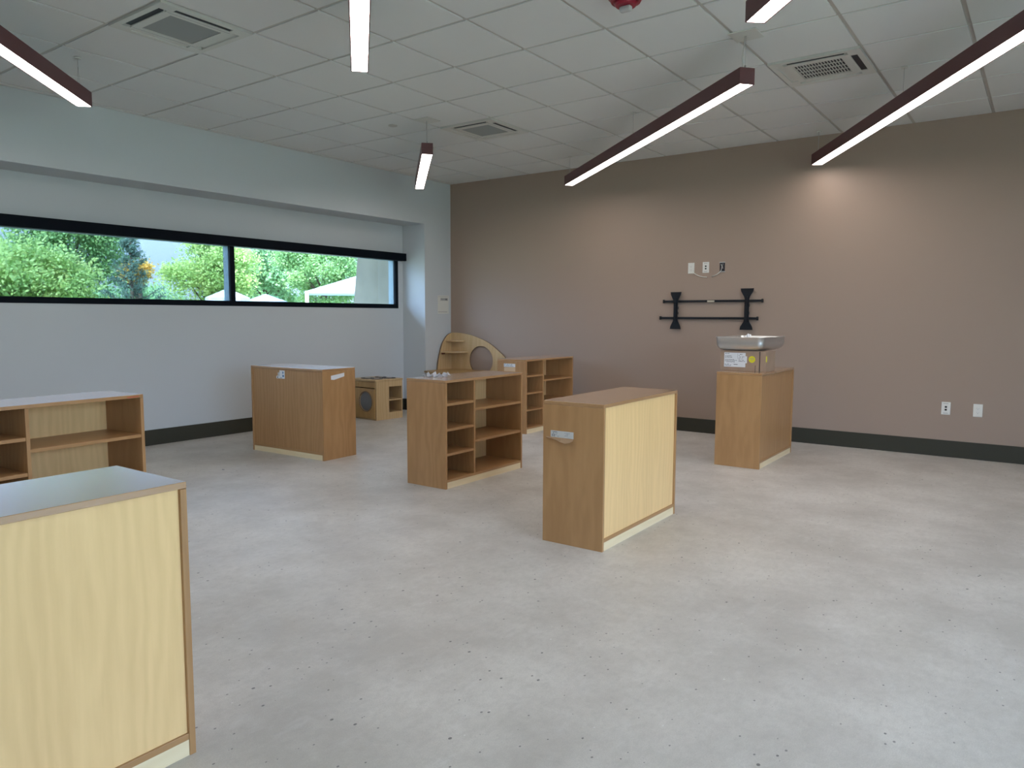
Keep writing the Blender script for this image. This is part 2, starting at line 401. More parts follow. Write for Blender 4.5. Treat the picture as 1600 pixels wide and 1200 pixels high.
uS = unit('open-fronted shelf unit at left edge below the window, half hidden by nearest unit', 2.335, -5.525, R(4.0), hd, hw, m_pale)
u3 = unit('shelf unit in the middle of the floor showing pale maple back and torn label', 4.779, -4.325, R(.57), hd, -hw, m_pale, turn=PI)
u4 = unit('closed beech shelf unit carrying the cardboard box and steel sink', 4.772, -1.622, R(.5), hd, -hw, m_beech, turn=PI)
u0 = unit('large nearest shelf unit at lower left seen from its pale maple back', 4.720, -6.652, R(.57), hd, hw, m_pale, turn=PI)
# the unit near the window wall: back faces -y, so local -x -> -y
u1 = shelf_unit('shelf_unit', 'beech shelf unit near the window wall with glossy top and two stickers', *((lambda a: (1.585-(.4925*math.cos(a)-(-.1925)*math.sin(a)), -3.560-(.4925*math.sin(a)+(-.1925)*math.cos(a))))(R(1.75))), R(91.75), m_beech)

# ---- labels stuck on the units (in world coordinates, parented)
def stick(name, parent, o_world_build, mat, label=None, pivot=None, ang=0):
    if pivot: bmesh.ops.transform(o_world_build.bm, matrix=Matrix.Translation(pivot) @ Matrix.Rotation(ang, 4, 'Z') @ Matrix.Translation(-Vector(pivot)), verts=o_world_build.bm.verts[:])
    o = o_world_build.build(name, mat)
    bpy.context.view_layer.update()
    o.parent = parent; o.matrix_parent_inverse = parent.matrix_world.inverted()
    if label: o['label'] = label
    return o
bpy.context.view_layer.update()
def print_lines(mb, x0, x1, y, z0, z1, rows, mats=(m_ink,), seed=1, fill=.8):
    """rows of fine print as short dark dashes on a face looking -y"""
    rnd = random.Random(seed); hrow = (z1-z0)/rows
    for i in range(rows):
        z = z1-(i+.5)*hrow; x = x0; end = x0+(x1-x0)*rnd.uniform(.45, 1)
        while x < end:
            wd = rnd.uniform(.003, .011)
            if rnd.random() < fill: mb.box(x, min(x+wd, x1), y-.0004, y, z-hrow*.24, z+hrow*.24, rnd.choice(mats))
            x += wd+.003
# middle unit: shipping label and torn tape
yf = -4.3255
lb = MB().box(4.445, 4.592, yf-.0008, yf, .602, .640, m_paperb)
print_lines(lb, 4.452, 4.53, yf-.0008, .606, .637, 4, (m_ink, m_ink2), 3); print_lines(lb, 4.535, 4.588, yf-.0008, .612, .634, 3, (m_ink2,), 4)
stick('shipping_label', u3, lb, None, 'white printed shipping label', (4.779, -4.325, 0), R(.57))
tt = bmesh.new(); cols = []
prof = [(4.415, .598, .002), (4.44, .595, .012), (4.465, .597, .020), (4.49, .590, .016), (4.52, .583, .026), (4.55, .577, .022), (4.575, .582, .014), (4.592, .594, .006)]
for x, z, d in prof: cols.append([tt.verts.new((x, yf-.0005, .603)), tt.verts.new((x, yf-d*.5, .598)), tt.verts.new((x+.002, yf-d*1.1, z))])
for i in range(len(cols)-1):
    for k in range(2): tt.faces.new([cols[i][k], cols[i+1][k], cols[i+1][k+1], cols[i][k+1]])
bmesh.ops.solidify(tt, geom=tt.faces[:], thickness=.0008)
stick('torn_tape', u3, MB().merge(tt, m_torn), None, 'torn strip of tan packing tape curling outward', (4.779, -4.325, 0), R(.57))
# corner unit: label and tape
yf = -1.2705
lb = MB().box(1.853, 2.005, yf-.0008, yf, .722, .758, m_paper).box(1.856, 2.005, yf-.0006, yf, .675, .718, m_torn)
print_lines(lb, 1.86, 1.99, yf-.0008, .726, .756, 3, (m_blueink, m_ink2), 5)
stick('shipping_label', uR, lb, None, 'white label above a pale tape patch', (2.148, -1.27, 0), R(.4))
# window-wall unit: two stickers
A = u1.matrix_world
def onback(mb):   # built in local coords of u1 (back = -x)
    o = mb; return o
lb = MB(); xb = -hd+.010
lb.box(xb-.0008, xb, .02, .09, .70, .775, m_paper); lb.box(xb-.0008, xb, .09, .135, .70, .722, m_paper)
lb.box(xb-.0012, xb-.0008, .03, .05, .715, .735, m_blueink); lb.box(xb-.0012, xb-.0008, .035, .05, .745, .765, m_blueink); lb.box(xb-.0012, xb-.0008, .11, .125, .705, .716, m_ink)
lb.box(xb-.0012, xb-.0008, .055, .085, .705, .71, m_ink2); lb.box(xb-.0008, xb, .09, .115, .722, .755, m_plate2)
o = lb.build('sticker', None, u1); o['label'] = 'small printed white sticker on the wide face'
lb = MB(); ye = -hw
lt = bmesh.new(); pts = [(-.095, .712), (-.06, .708), (.06, .732), (.062, .765), (0, .757), (-.095, .746)]
o = MB().prism([(x, z) for x, z in pts], ye-.0008, ye, 'Y').build('sticker', m_paper, u1); o['label'] = 'torn white sticker on the narrow end'
# left shelf: tiny red lettering
lb = MB()
for i in range(9): lb.box(hd, hd+.0006, .395+i*.008, .400+i*.008, SH-.0135, SH-.0085, m_redtxt)
lb.build('brand_lettering', None, uS)
# nearest unit: small screw caps / dents on top
MB().cyl((-.02, .10, SH+.0004), .004, .0008, mat=m_ink2).build('dent', None, u0)
MB().cyl((.05, .17, SH+.0003), .002, .0006, mat=m_ink2).build('dent', None, u0)

# ------------------------------------------------------------------ plastic scraps on the open unit
def scrap(label, cx, cy, seed, s=1.):
    rnd = random.Random(seed); t = bmesh.new()
    n = 7; grid = [[None]*n for _ in range(4)]
    for i in range(4):
        for j in range(n):
            grid[i][j] = t.verts.new((cx+s*(j/(n-1)-.5)*.13+rnd.uniform(-.01, .01), cy+s*(i/3-.5)*.06+rnd.uniform(-.01, .01), SH+.002+s*(rnd.random()**2)*(.048 if 0 < j < n-1 else .02)))
    for i in range(3):
        for j in range(n-1):
            if rnd.random() < .82: t.faces.new([grid[i][j], grid[i][j+1], grid[i+1][j+1], grid[i+1][j]])
    bmesh.ops.solidify(t, geom=t.faces[:], thickness=.0015)
    zmin = min(v.co.z for v in t.verts)
    for v in t.verts: v.co.z += SH+.0005-zmin
    o = MB().merge(t, m_bag).build('plastic_wrapper', None); tag(o, label, 'plastic wrapper', 'scraps on the open unit'); return o
scrap('crumpled clear plastic wrapper at the left edge of the open unit\'s top', 2.815, -3.535, 4)
scrap('spiky clear plastic wrapper on the open unit\'s top, nearer its front corner', 2.905, -3.49, 11, .9)

# ------------------------------------------------------------------ toy washer cabinet under the window corner
t = empty('toy_kitchen_cabinet', (.108, -1.523, 0), R(-4), 'low plywood play washer cabinet with round door window in the recess', 'toy kitchen cabinet')
D = -.46; W2 = .425; TZ = .475
box('countertop', m_ply, t, D-.005, .008, -.012, W2+.005, TZ, TZ+.022, .003)
box('side_panel', m_ply, t, D, D+.018, 0, W2, 0, TZ)
for za, zb in ((.0, .09), (.395, TZ)): MB().box(D+.018, -.021, .006, .022, za, zb).build('front_rail', m_ply, t)
# door with round window
def ring_plate(cx, cz, r, x0, x1, z0, z1, ya, yb, seg=48):
    bm = bmesh.new(); o_ = []; i_ = []
    for k in range(seg):
        a = 2*PI*k/seg; c, s_ = math.cos(a), math.sin(a)
        sc = min([(x1-cx)/c if c > 1e-6 else 9, (x0-cx)/c if c < -1e-6 else 9, (z1-cz)/s_ if s_ > 1e-6 else 9, (z0-cz)/s_ if s_ < -1e-6 else 9])
        o_.append((cx+c*sc, cz+s_*sc)); i_.append((cx+c*r, cz+s_*r))
    V = lambda p, y: bm.verts.new((p[0], y, p[1]))
    oa = [V(p, ya) for p in o_]; ia = [V(p, ya) for p in i_]; ob = [V(p, yb) for p in o_]; ib = [V(p, yb) for p in i_]
    for k in range(seg):
        j = k-1
        bm.faces.new([oa[j], oa[k], ia[k], ia[j]]); bm.faces.new([ob[k], ob[j], ib[j], ib[k]])
        bm.faces.new([ia[j], ia[k], ib[k], ib[j]]); bm.faces.new([oa[k], oa[j], ob[j], ob[k]])
    bmesh.ops.recalc_face_normals(bm, faces=bm.faces[:]); return bm
dr = MB().merge(ring_plate(-.181, .226, .115, -.415, -.022, .02, .385, -.012, .004), m_ply_dark).build('door', None, t)
rg = MB(); bmr = bmesh.new()
pts = [(-.181+.122*math.cos(2*PI*k/48), -.013, .226+.122*math.sin(2*PI*k/48)) for k in range(49)]
MB().tube(pts, .007, 8).build('window_ring', m_plyedge, dr)
MB().cyl((-.181, -.003, .226), .115, .004, 'Y', 48).build('window', m_port, dr)
MB().tube([(-.181+.09*math.cos(2*PI*k/24), .12, .226+.09*math.sin(2*PI*k/24)) for k in range(25)], .012, 8).build('drum', m_alu, t)
MB().box(-.42, -.022, -.004, .004, .396, .468, bev=.002).cyl((-.34, -.010, .432), .016, .014, 'Y', 20).build('control_panel', m_ply_dark, t)
# end with cubbies (faces +x)
e_ = MB().box(-.02, 0, .004, .205, 0, TZ).box(-.02, 0, .205, W2, 0, .085).box(-.02, 0, .205, W2, .402, TZ-.002).box(-.02, 0, W2-.014, W2, .085, .402)
e_.build('end_panel', m_ply, t)
MB().box(D+.03, -.005, .20, .212, .085, .402).box(D+.03, -.005, W2-.012, W2, .085, .402).box(D+.03, -.005, .2, W2, .07, .085).box(D+.03, D+.04, .2, W2, .085, .402).build('cubby', m_ply, t)
box('shelf', m_ply, t, D+.04, -.006, .212, W2-.012, .228, .242)
for i, (bx, by, br) in enumerate([(-.30, .12, .085), (-.14, .13, .075), (-.29, .32, .075), (-.12, .31, .085)]):
    o = MB().cyl((bx, by, TZ+.0245), br, .005, seg=40, mat=m_blk).cyl((bx, by, TZ+.028), br*.45, .004, seg=30, mat=m_plate2).build('burner', None, t)

# ------------------------------------------------------------------ plywood corner desk with arched back panels
t = empty('corner_play_desk', (0.35, -.3, 0), 0, 'plywood corner play desk with arched back and large round hole', 'play desk')
def L_(mb): return mb
ox, oy = -.35, .3   # world -> local
def smooth_pts(p, n=6):
    out = []
    for i in range(len(p)-1):
        p0 = p[max(i-1, 0)]; p1 = p[i]; p2 = p[i+1]; p3 = p[min(i+2, len(p)-1)]
        for k in range(n):
            u = k/n
            out.append(tuple(.5*((2*p1[a])+(-p0[a]+p2[a])*u+(2*p0[a]-5*p1[a]+4*p2[a]-p3[a])*u*u+(-p0[a]+3*p1[a]-3*p2[a]+p3[a])*u**3) for a in range(2)))
    out.append(p[-1]); return out
top = smooth_pts([(.034, 1.045), (.10, 1.047), (.193, 1.043), (.361, 1.022), (.526, .978), (.667, .926), (.794, .853), (.941, .74), (1.05, .61), (1.10, .45), (1.11, .30)])
# right panel with round hole: bridge outline to circle
def panel_with_hole(outline, c, r, ya, yb, seg=48):
    bm = bmesh.new()
    a = [bm.verts.new((p[0], ya, p[1])) for p in outline]
    h = [bm.verts.new((c[0]+r[0]*math.cos(2*PI*k/seg), ya, c[1]+r[1]*math.sin(2*PI*k/seg))) for k in range(seg)]
    es = [bm.edges.new((a[i-1], a[i])) for i in range(len(a))]+[bm.edges.new((h[i-1], h[i])) for i in range(seg)]
    res = bmesh.ops.triangle_fill(bm, use_beauty=True, use_dissolve=False, edges=es)
    faces = [f for f in bm.faces]
    for f in faces:
        cc = f.calc_center_median()
        if ((cc.x-c[0])/r[0])**2+((cc.z-c[1])/r[1])**2 < .98**2: bm.faces.remove(f)
    ex = bmesh.ops.extrude_face_region(bm, geom=bm.faces[:])
    for v in [g_ for g_ in ex['geom'] if isinstance(g_, bmesh.types.BMVert)]: v.co.y = yb
    bmesh.ops.recalc_face_normals(bm, faces=bm.faces[:])
    return bm
outl = [(x+ox, z) for x, z in top]+[(1.11+ox, .02), (.034+ox, .02)]
bmp = panel_with_hole(outl, (.552+ox, .683), (.197, .193), oy-.030, oy-.014)
rp = MB(); rp.mi(m_ply); rp.mi(m_plyedge); rp.merge(bmp, m_ply); rp.bm.normal_update()
for f in rp.bm.faces:
    if abs(f.normal.y) < .5: f.material_index = 1
rp.build('back_panel', None, t)['label'] = 'arched panel with a round hole'
lt_ = smooth_pts([(-.02, 1.044), (-.07, 1.03), (-.126, 1.0), (-.205, .916), (-.258, .805), (-.299, .668), (-.319, .552), (-.325, .40)])
lp = MB().prism([(y+oy, z) for y, z in lt_]+[(-.325+oy, .02), (-.02+oy, .02)], ox+.016, ox+.034, 'X', m_ply); lp.mi(m_plyedge); lp.bm.normal_update()
for f in lp.bm.faces:
    if abs(f.normal.x) < .5: f.material_index = 1
lp.build('side_panel', None, t)
def quarter(z, rx, ry, th=.016):
    p = [(ox+.034, oy-.03)]+[(ox+.034+(rx-.034)*math.cos(a*PI/2/10), oy-.03-(ry-.03)*math.sin(a*PI/2/10)) for a in range(11)]
    return MB().prism(p, z-th, z, 'Z')
quarter(.945, .27, .150).build('corner_shelf', m_ply, t); quarter(.795, .325, .262).build('corner_shelf', m_ply, t)
for yy in (-.20, -.235): MB().cyl((ox+.05, oy+yy, .772), .012, .03, 'Z', 16).build('peg', M('dark_red_peg', (.12, .02, .01), .4) if 'dark_red_peg' not in bpy.data.materials else bpy.data.materials['dark_red_peg'], t)
dp = smooth_pts([(.016, -.56), (.05, -.60), (.12, -.625), (.25, -.66), (.42, -.70), (.62, -.74), (.85, -.72), (1.02, -.58), (1.10, -.35), (1.11, -.034)], 5)
MB().prism([(x+ox, y+oy) for x, y in dp]+[(.036+ox, -.034+oy), (.036+ox, -.33+oy), (.016+ox, -.33+oy)], .532, .552, 'Z').build('desktop', m_ply_dark, t)
for lx, ly in ((.10, -.55), (.62, -.66), (1.02, -.45)): MB().cyl((lx+ox, ly+oy, .266), .02, .532, 'Z', 20).build('leg', m_ply, t)

# ------------------------------------------------------------------ cardboard box and steel sink on the closed unit
yb = -1.425
t = empty('cardboard_box', (4.545, -1.31, SH), R(-2), 'brown cardboard box with yellow sticker under the steel sink', 'box')
BW, BD, BH = .20, .12, .176
mb = MB().box(-BW, BW-.056, -BD, BD, 0, BH, m_card, .002).box(BW-.049, BW, -BD+.002, BD, 0, BH, m_card, .002).box(BW-.054, BW-.05, -BD+.004, BD-.002, .004, BH-.002, m_dark)
mb.box(BW-.09, BW-.086, -BD-.0004, -BD, .0, .055, m_dark)
mb.build('carton', None, t)
lb = MB().box(-BW+.035, -BW+.225, -BD-.001, -BD, .034, .158, m_paper).box(-BW+.225, -BW+.238, -BD-.001, -BD, .07, .13, m_paper)
yy = -BD-.001
print_lines(lb, -BW+.042, -BW+.09, yy, .145, .154, 1, (m_ink,), 2); print_lines(lb, -BW+.042, -BW+.11, yy, .112, .134, 3, (m_ink, m_ink2), 6, .95)
print_lines(lb, -BW+.042, -BW+.16, yy, .072, .102, 4, (m_ink, m_ink2), 9, .95); print_lines(lb, -BW+.042, -BW+.10, yy, .040, .062, 3, (m_ink,), 12, .95)
print_lines(lb, -BW+.165, -BW+.222, yy, .08, .15, 7, (m_ink2, m_ink), 14, .6); print_lines(lb, -BW+.12, -BW+.16, yy, .05, .062, 1, (m_ink,), 15)
lb.box(-BW+.155, -BW+.157, yy-.0004, yy, .105, .152, m_ink2).build('shipping_label', None, t)
sk = MB().cyl((.082-.0, -BD-.001, .105), .029, .0012, 'Y', 36, m_yellow)
for x in (.066, .074, .082, .090, .096): sk.box(x-.002, x+.002, -BD-.0022, -BD-.0016, .106, .114, m_ink2)
sk.box(.080, .084, -BD-.0022, -BD-.0016, .093, .101, m_ink2); sk.build('sticker', None, t)
MB().box(BW, BW+.001, -BD+.004, -BD+.03, .085, .135, bev=0).build('sticker', m_yellow, t)

def rrect(hx, hy, r, n=8):
    p = []
    for cx, cy, a0 in ((hx-r, hy-r, 0), (-hx+r, hy-r, PI/2), (-hx+r, -hy+r, PI), (hx-r, -hy+r, 3*PI/2)):
        for k in range(n+1): a = a0+PI/2*k/n; p.append((cx+r*math.cos(a), cy+r*math.sin(a)))
    return p
sz = SH+BH+.0005
t = empty('steel_sink', (4.517, -1.155, sz), R(-1.0), 'shallow stainless steel sink basin lying on the cardboard box', 'sink')
bm = bmesh.new(); loops = []
SXH, SYH, HH = .215, .315, .118
prof = [(.085, 0), (.058, .002), (.034, .010), (.015, .026), (.005, .046), (.001, .066), (0, HH-.006), (-.004, HH-.004), (-.005, HH), (.006, HH+.0005), (.012, HH-.004), (.014, .055), (.022, .032), (.038, .018), (.06, .012)]
for ins, z in prof:
    loops.append([bm.verts.new((x, y, z)) for x, y in rrect(SXH-ins, SYH-ins, max(.02, .062-ins*.5))])
for a, c in zip(loops[:-1], loops[1:]):
    for k in range(len(a)): bm.faces.new([a[k-1], a[k], c[k], c[k-1]])
bm.faces.new(loops[0][::-1]); bm.faces.new(loops[-1]); bmesh.ops.recalc_face_normals(bm, faces=bm.faces[:])
MB().merge(bm, m_steel, smooth=True).build('basin', None, t)
MB().cyl((0, .05, .0135), .045, .003, seg=32, mat=m_blk).build('drain', None, t)
# crumpled foil standing on the rim
bm = bmesh.new(); bmesh.ops.create_icosphere(bm, subdivisions=2, radius=.022)
rnd = random.Random(3)
for v in bm.verts: v.co *= rnd.uniform(.55, 1.2); v.co += Vector((-.09, .20, HH+.0))
MB().merge(bm, m_bag).build('plastic_clip', None, t)

# ------------------------------------------------------------------ television wall bracket
t = empty('television_wall_bracket', (3.70, 0, 1.14), 0, 'black steel television mounting bracket on the taupe wall', 'wall bracket')
for nm, xa, xb, z, tilt in (('rail', 3.150, 4.262, 1.443, 0.0), ('rail', 3.113, 4.216, 1.259, .0)):
    q = MB().box(xa-3.7, xb-3.7, -.030, -.008, z-1.14-.012, z-1.14+.012, bev=.002)
    q.box(xa-3.7, xa-3.7+.014, -.036, -.004, z-1.14-.019, z-1.14+.019, bev=.002).box(xb-3.7-.014, xb-3.7, -.036, -.004, z-1.14-.019, z-1.14+.019, bev=.002)
    q.build(nm, m_blk, t)
MB().box(3.665-3.7, 3.745-3.7, -.0312, -.030, .292, .310).build('rating_label', M('cream_label', (.50, .46, .36), .5), t)
for cx, z0, z1, wd in ((3.306, 1.138, 1.545, .062), (4.098, 1.139, 1.571, .068)):
    h_ = z1-z0; n_ = .023; pz = [(-wd, 0), (-wd*.92, .03), (-n_*1.3, .085), (-n_, .11), (-n_, h_-.11), (-n_*1.3, h_-.085), (-wd*.92, h_-.03), (-wd, h_)]
    poly = [(cx-3.7+x, z0-1.14+z) for x, z in pz]+[(cx-3.7-x, z0-1.14+z) for x, z in pz[::-1]]
    q = MB().prism(poly, -.040, -.030, 'Y').box(cx-3.7-.010, cx-3.7+.010, -.052, -.040, z0-1.14+.08, z1-1.14-.08, bev=.002)
    q.box(cx-3.7-.018, cx-3.7+.018, -.030, 0, z0-1.14+.16, z0-1.14+.19).box(cx-3.7-.018, cx-3.7+.018, -.030, 0, z1-1.14-.19, z1-1.14-.16)
    q.build('bracket_arm', m_blk, t)

# ------------------------------------------------------------------ sockets
def plate(kind, x, z, label, rz=0):
    t = empty('wall_socket', (x, 0, z), 0, label, 'socket')
    MB().box(-.036, .036, -.006, 0, -.058, .058, bev=.002).build('cover_plate', m_plate, t)
    if kind == 'power':
        MB().box(-.017, .017, -.008, -.006, -.034, .034, bev=.001).build('receptacle', m_plate, t)
        q = MB()
        for s_ in (-1, 1):
            q.box(-.008, -.006, -.0086, -.008, s_*.018-.003, s_*.018+.006).box(.006, .008, -.0086, -.008, s_*.018-.003, s_*.018+.005).cyl((0, -.0083, s_*.018-.009), .0028, .0006, 'Y', 12)
        q.build('slot', m_ink2, t)
    else:
        for s_ in (-1, 1): MB().box(-.009, .009, -.0085, -.006, s_*.013-.008, s_*.013+.008, bev=.001).build('data_port', m_slot, t)
        for s_ in (-1, 1):
            q = MB()
            for i in range(5): q.box(-.02+i*.008, -.015+i*.008, -.0066, -.006, s_*.044-.003, s_*.044+.003)
            q.build('marking', m_ink2, t)
    return t
plate('power', 3.463, 1.803, 'white power outlet plate above bracket, leftmost of the upper three, cable hanging')
plate('data', 3.629, 1.806, 'white data plate with two black ports above the wall bracket')
plate('data', 5.950, .447, 'low white data plate with two black ports near the baseboard at right')
plate('power', 6.199, .445, 'low white power outlet at far right of the taupe wall')
t = empty('open_outlet_box', (3.811, 0, 1.806), 0, 'uncovered dark outlet box above the bracket, rightmost of the upper three', 'outlet box')
MB().box(-.027, .027, -.004, 0, -.048, .048).build('box_cavity', m_dark, t)
MB().box(-.031, .031, -.006, -.001, .044, .052).build('mounting_ear', m_plate2, t); MB().box(-.020, .034, -.006, -.001, -.056, -.046).build('mounting_ear', m_plate2, t)
MB().tube([(-.012, -.006, .03), (.0, -.012, .0), (-.006, -.012, -.03)], .0022).build('wire', m_plate, t)
MB().tube([(.01, -.006, .035), (.006, -.012, .01), (.012, -.012, -.02)], .0022).build('wire', m_plate2, t)
c = MB().tube([(3.478, -.010, 1.772), (3.50, -.014, 1.750), (3.53, -.015, 1.728), (3.57, -.014, 1.712), (3.61, -.012, 1.703), (3.645, -.008, 1.701)], .0042, 8).build('hanging_cable', m_plate)
tag(c, 'thin white cable drooping from the left upper outlet plate', 'cable')
c = MB().tube([(3.812, -.014, 1.80), (3.805, -.014, 1.768), (3.785, -.015, 1.745), (3.76, -.015, 1.728), (3.73, -.012, 1.714), (3.70, -.006, 1.706)], .0042, 8).build('hanging_cable', m_plate)
tag(c, 'thin white cable drooping from the uncovered outlet box', 'cable')

# paper notice on the pier
t = empty('wall_notice', (0, -.157, 1.305), 0, 'white paper notice taped to the pier beside the taupe wall', 'notice')
MB().box(0, .0012, -.112, .112, 0, .244).build('sheet', M('notice_paper', (.66, .66, .62), .55), t)
q = MB().box(.0012, .0018, -.06, .095, .172, .212, m_plate2)
rnd = random.Random(5); y = -.05
while y < .085:
    q.box(.0018, .0022, y, y+.012, .180, .205, m_ink if rnd.random() < .6 else m_ink2); y += .016
q.build('printing', None, t)
MB().box(.0012, .0018, -.10, .10, .228, .231, m_ink2).build('ruled_line', None, t)
MB().box(.0012, .0018, -.105, .08, .020, .026, m_ink2).build('ruled_line', None, t)

# ------------------------------------------------------------------ ceiling cassettes
def cassette(x, y, label, grille, openings, bright=False):
    t = empty('ceiling_cassette', (x+G/2, y+G/2, H-.012), 0, label, 'air conditioner')
    h = G/2-.006
    body = MB()
    # ring frame with four louvre slots and a return opening
    def fr(x0, x1, y0, y1): body.box(x0, x1, y0, y1, 0, .05)
    s0, s1, sl, c_ = .212, .262, .185, .165
    fr(-h, h, s1, h); fr(-h, h, -h, -s1); fr(-h, -s1, -s1, s1); fr(s1, h, -s1, s1)
    fr(-s0, s0, c_, s0); fr(-s0, s0, -s0, -c_); fr(-s0, -c_, -c_, c_); fr(c_, s0, -c_, c_)
    for a in (-1, 1):
        for p, q_ in ((sl, s1), (-s1, -sl)):
            x0, x1 = sorted((a*s0, a*s1)); body.box(x0, x1, p, q_, .0, .05)
    body.build('fascia', m_cass, t)
    box('plenum', m_dark, t, -h+.02, h-.02, -h+.02, h-.02, .051, .056, 0)
    for nm, (ax, sg) in dict(left=('x', -1), right=('x', 1), near=('y', -1), far=('y', 1)).items():
        op = nm in openings
        def slot(a, b_, z0, z1, name, mat):
            x0, x1 = sorted((sg*a, sg*b_))
            if ax == 'x': box(name, mat, t, x0, x1, -sl, sl, z0, z1, 0)
            else: box(name, mat, t, -sl, sl, x0, x1, z0, z1, 0)
        if op:
            slot(s0+.006, s1, .006, .049, 'slot_shade', m_dark); slot(s0, s0+.006, .0005, .049, 'louvre', m_cass)  # dark block fills the open slot in place of its shade
        else: slot(s0, s1, .009, .049, 'louvre', m_cass)
    if grille == 'slats':
        box('gap_shade_panel', m_dark, t, -c_+.001, c_-.001, -c_+.001, c_-.001, .0095, .012, 0)  # added dark panel, paints the shade seen between the slats
        q = MB(); n = 17
        for i in range(n):
            xx = -c_+.006+(2*c_-.012)*i/(n-1); q.box(xx-.0032, xx+.0032, -c_, c_, .003, .007)
        for yy in (-.082, 0, .082): q.box(-c_, c_, yy-.004, yy+.004, .004, .014)
        q.build('return_grille', m_cass, t)
    else:
        box('return_grille', m_filter, t, -c_+.004, c_-.004, -c_+.004, c_-.004, .003, .01, 0)
        for s_ in (-1, 1): MB().box(*sorted((s_*(c_+.03), s_*(c_+.033))), -s0+.01, s0-.01, -.0008, 0).build('seam', m_ink2, t)
    return t
cassette(*cass[0], 'white ceiling air cassette with plain filter, top left above the maroon lamp', 'filter', ('near', 'right'))
cassette(*cass[1], 'ceiling air cassette with slatted grille, at upper right', 'slats', ('near', 'right'))
cassette(*cass[2], 'farthest ceiling air cassette, between the small lamp and the long lamp', 'filter', ('near', 'right'))

# ------------------------------------------------------------------ pendant lamps
LZ, LW, LH = 2.731, .103, .101
def lamp(label, x, y, yaw, L, cables, canopy=(), group='maroon linear pendant lamps'):
    """(x,y) end point of the bar axis, runs toward yaw; cables: distances along the bar"""
    t = empty('linear_pendant_lamp', (x, y, LZ), yaw, label, 'pendant lamp', group)
    hw_ = LW/2
    q = MB().box(0, L, -hw_, -hw_+.006, 0, LH, bev=.0008).box(0, L, hw_-.006, hw_, 0, LH, bev=.0008).box(0, L, -hw_+.006, hw_-.006, LH-.006, LH)
    q.build('housing', m_red, t)
    for a in (0, L-.006): box('end_cap', m_red, t, a, a+.006, -hw_+.006, hw_-.006, 0, LH-.006, 0)
    MB().box(.006, L-.006, -hw_+.007, hw_-.007, .001, .02, bev=.002).build('diffuser', m_lens, t)
    for c_, kind in cables:
        top = H-LZ-.001
        q = MB()
        if kind == 'v':
            q.tube([(c_-.015, 0, LH+.012), (c_, 0, top)], .0013, 6).tube([(c_+.015, 0, LH+.012), (c_, 0, top-.06)], .0013, 6)
        else: q.tube([(c_, 0, LH), (c_, 0, top)], .0015, 6)
        q.build('suspension_cable', m_wire, t)
        MB().cyl((c_, 0, LH+.010), .006, .022, seg=12).build('gripper', m_wire, t)
        if kind == 'cord':
            MB().tube([(c_+.03, 0, LH), (c_+.028, .004, LH+.08), (c_+.012, .002, LH+.16), (c_+.010, 0, top)], .0035, 8).build('power_cord', m_cord, t)
            MB().cyl((c_+.03, 0, LH+.006), .006, .012, seg=12).build('strain_relief', m_blk, t)
            q = MB().box(-.088, .088, -.088, .088, top-.006, top, bev=.001, mtx=None)
            bmesh.ops.transform(q.bm, matrix=Matrix.Translation((c_, 0, 0)) @ Matrix.Rotation(-yaw, 4, 'Z'), verts=q.bm.verts[:])
            q.build('ceiling_canopy', m_cass, t)
        else:
            MB().cyl((c_, 0, top-.005), .022, .010, seg=20).build('ceiling_mount', m_cass, t)
    return t
lamp('short maroon pendant lamp pointing at the far corner, fully in view', 2.025, -2.678, R(135.2), 1.859, [(.03, 'cord'), (1.82, 's')])
lamp('long maroon pendant lamp in upper centre right, both ends in view', 5.05, -3.029, R(138.95), 3.736, [(.03, 'cord'), (1.87, 's'), (3.70, 's')])
lamp('long maroon pendant lamp cut by the right edge of the photo', 4.775, -.170, R(-58.9), 3.736, [(.03, 's'), (1.87, 's'), (3.70, 's')])
lamp('maroon pendant lamp cut by the left edge, over the window', 1.090, -5.207, R(-45.0), 3.736, [(.08, 'v'), (1.87, 's'), (3.70, 's')])
lamp('pendant lamp seen from below at the top edge, left of centre', 3.235, -4.600, R(-42.5), 1.859, [(.45, 's'), (1.82, 's')])
lamp('pendant lamp tip showing at the top edge, right of the red alarm', 5.402, -3.972, R(-47.0), 1.859, [(.60, 's'), (1.82, 's')])

# ------------------------------------------------------------------ ceiling alarm and sprinkler cover
t = empty('fire_alarm_strobe', (4.69, -3.985, H), 0, 'red ceiling fire alarm with clear strobe at the top edge', 'fire alarm')
MB().cyl((0, 0, -.012), .098, .024, seg=40).cyl((0, 0, -.036), .080, .026, seg=40, r2=.094).build('base', m_redpl, t)
q = MB().cyl((0, 0, -.058), .055, .022, seg=32, r2=.07); q.build('horn_cover', m_redpl, t)
q = MB().box(-.034, .034, -.020, .020, -.098, -.068, bev=.010); q.build('strobe_lens', m_clear, t)
MB().cyl((0, 0, -.080), .009, .014, 'X', 12).build('flash_tube', m_plate, t)
o = MB().cyl((1.612, -2.695, H-.003), .042, .006, seg=32).build('sprinkler_cover', m_plate2)
tag(o, 'small round sprinkler cover on the ceiling left of the short lamp', 'sprinkler cover')
# small crumb of packaging on the floor near the left shelf
o = MB().box(1.19, 1.215, -4.30, -4.29, 0, .004, bev=.001).build('wood_chip', m_ink2); tag(o, 'tiny dark chip lying on the floor right of the left shelf', 'debris')

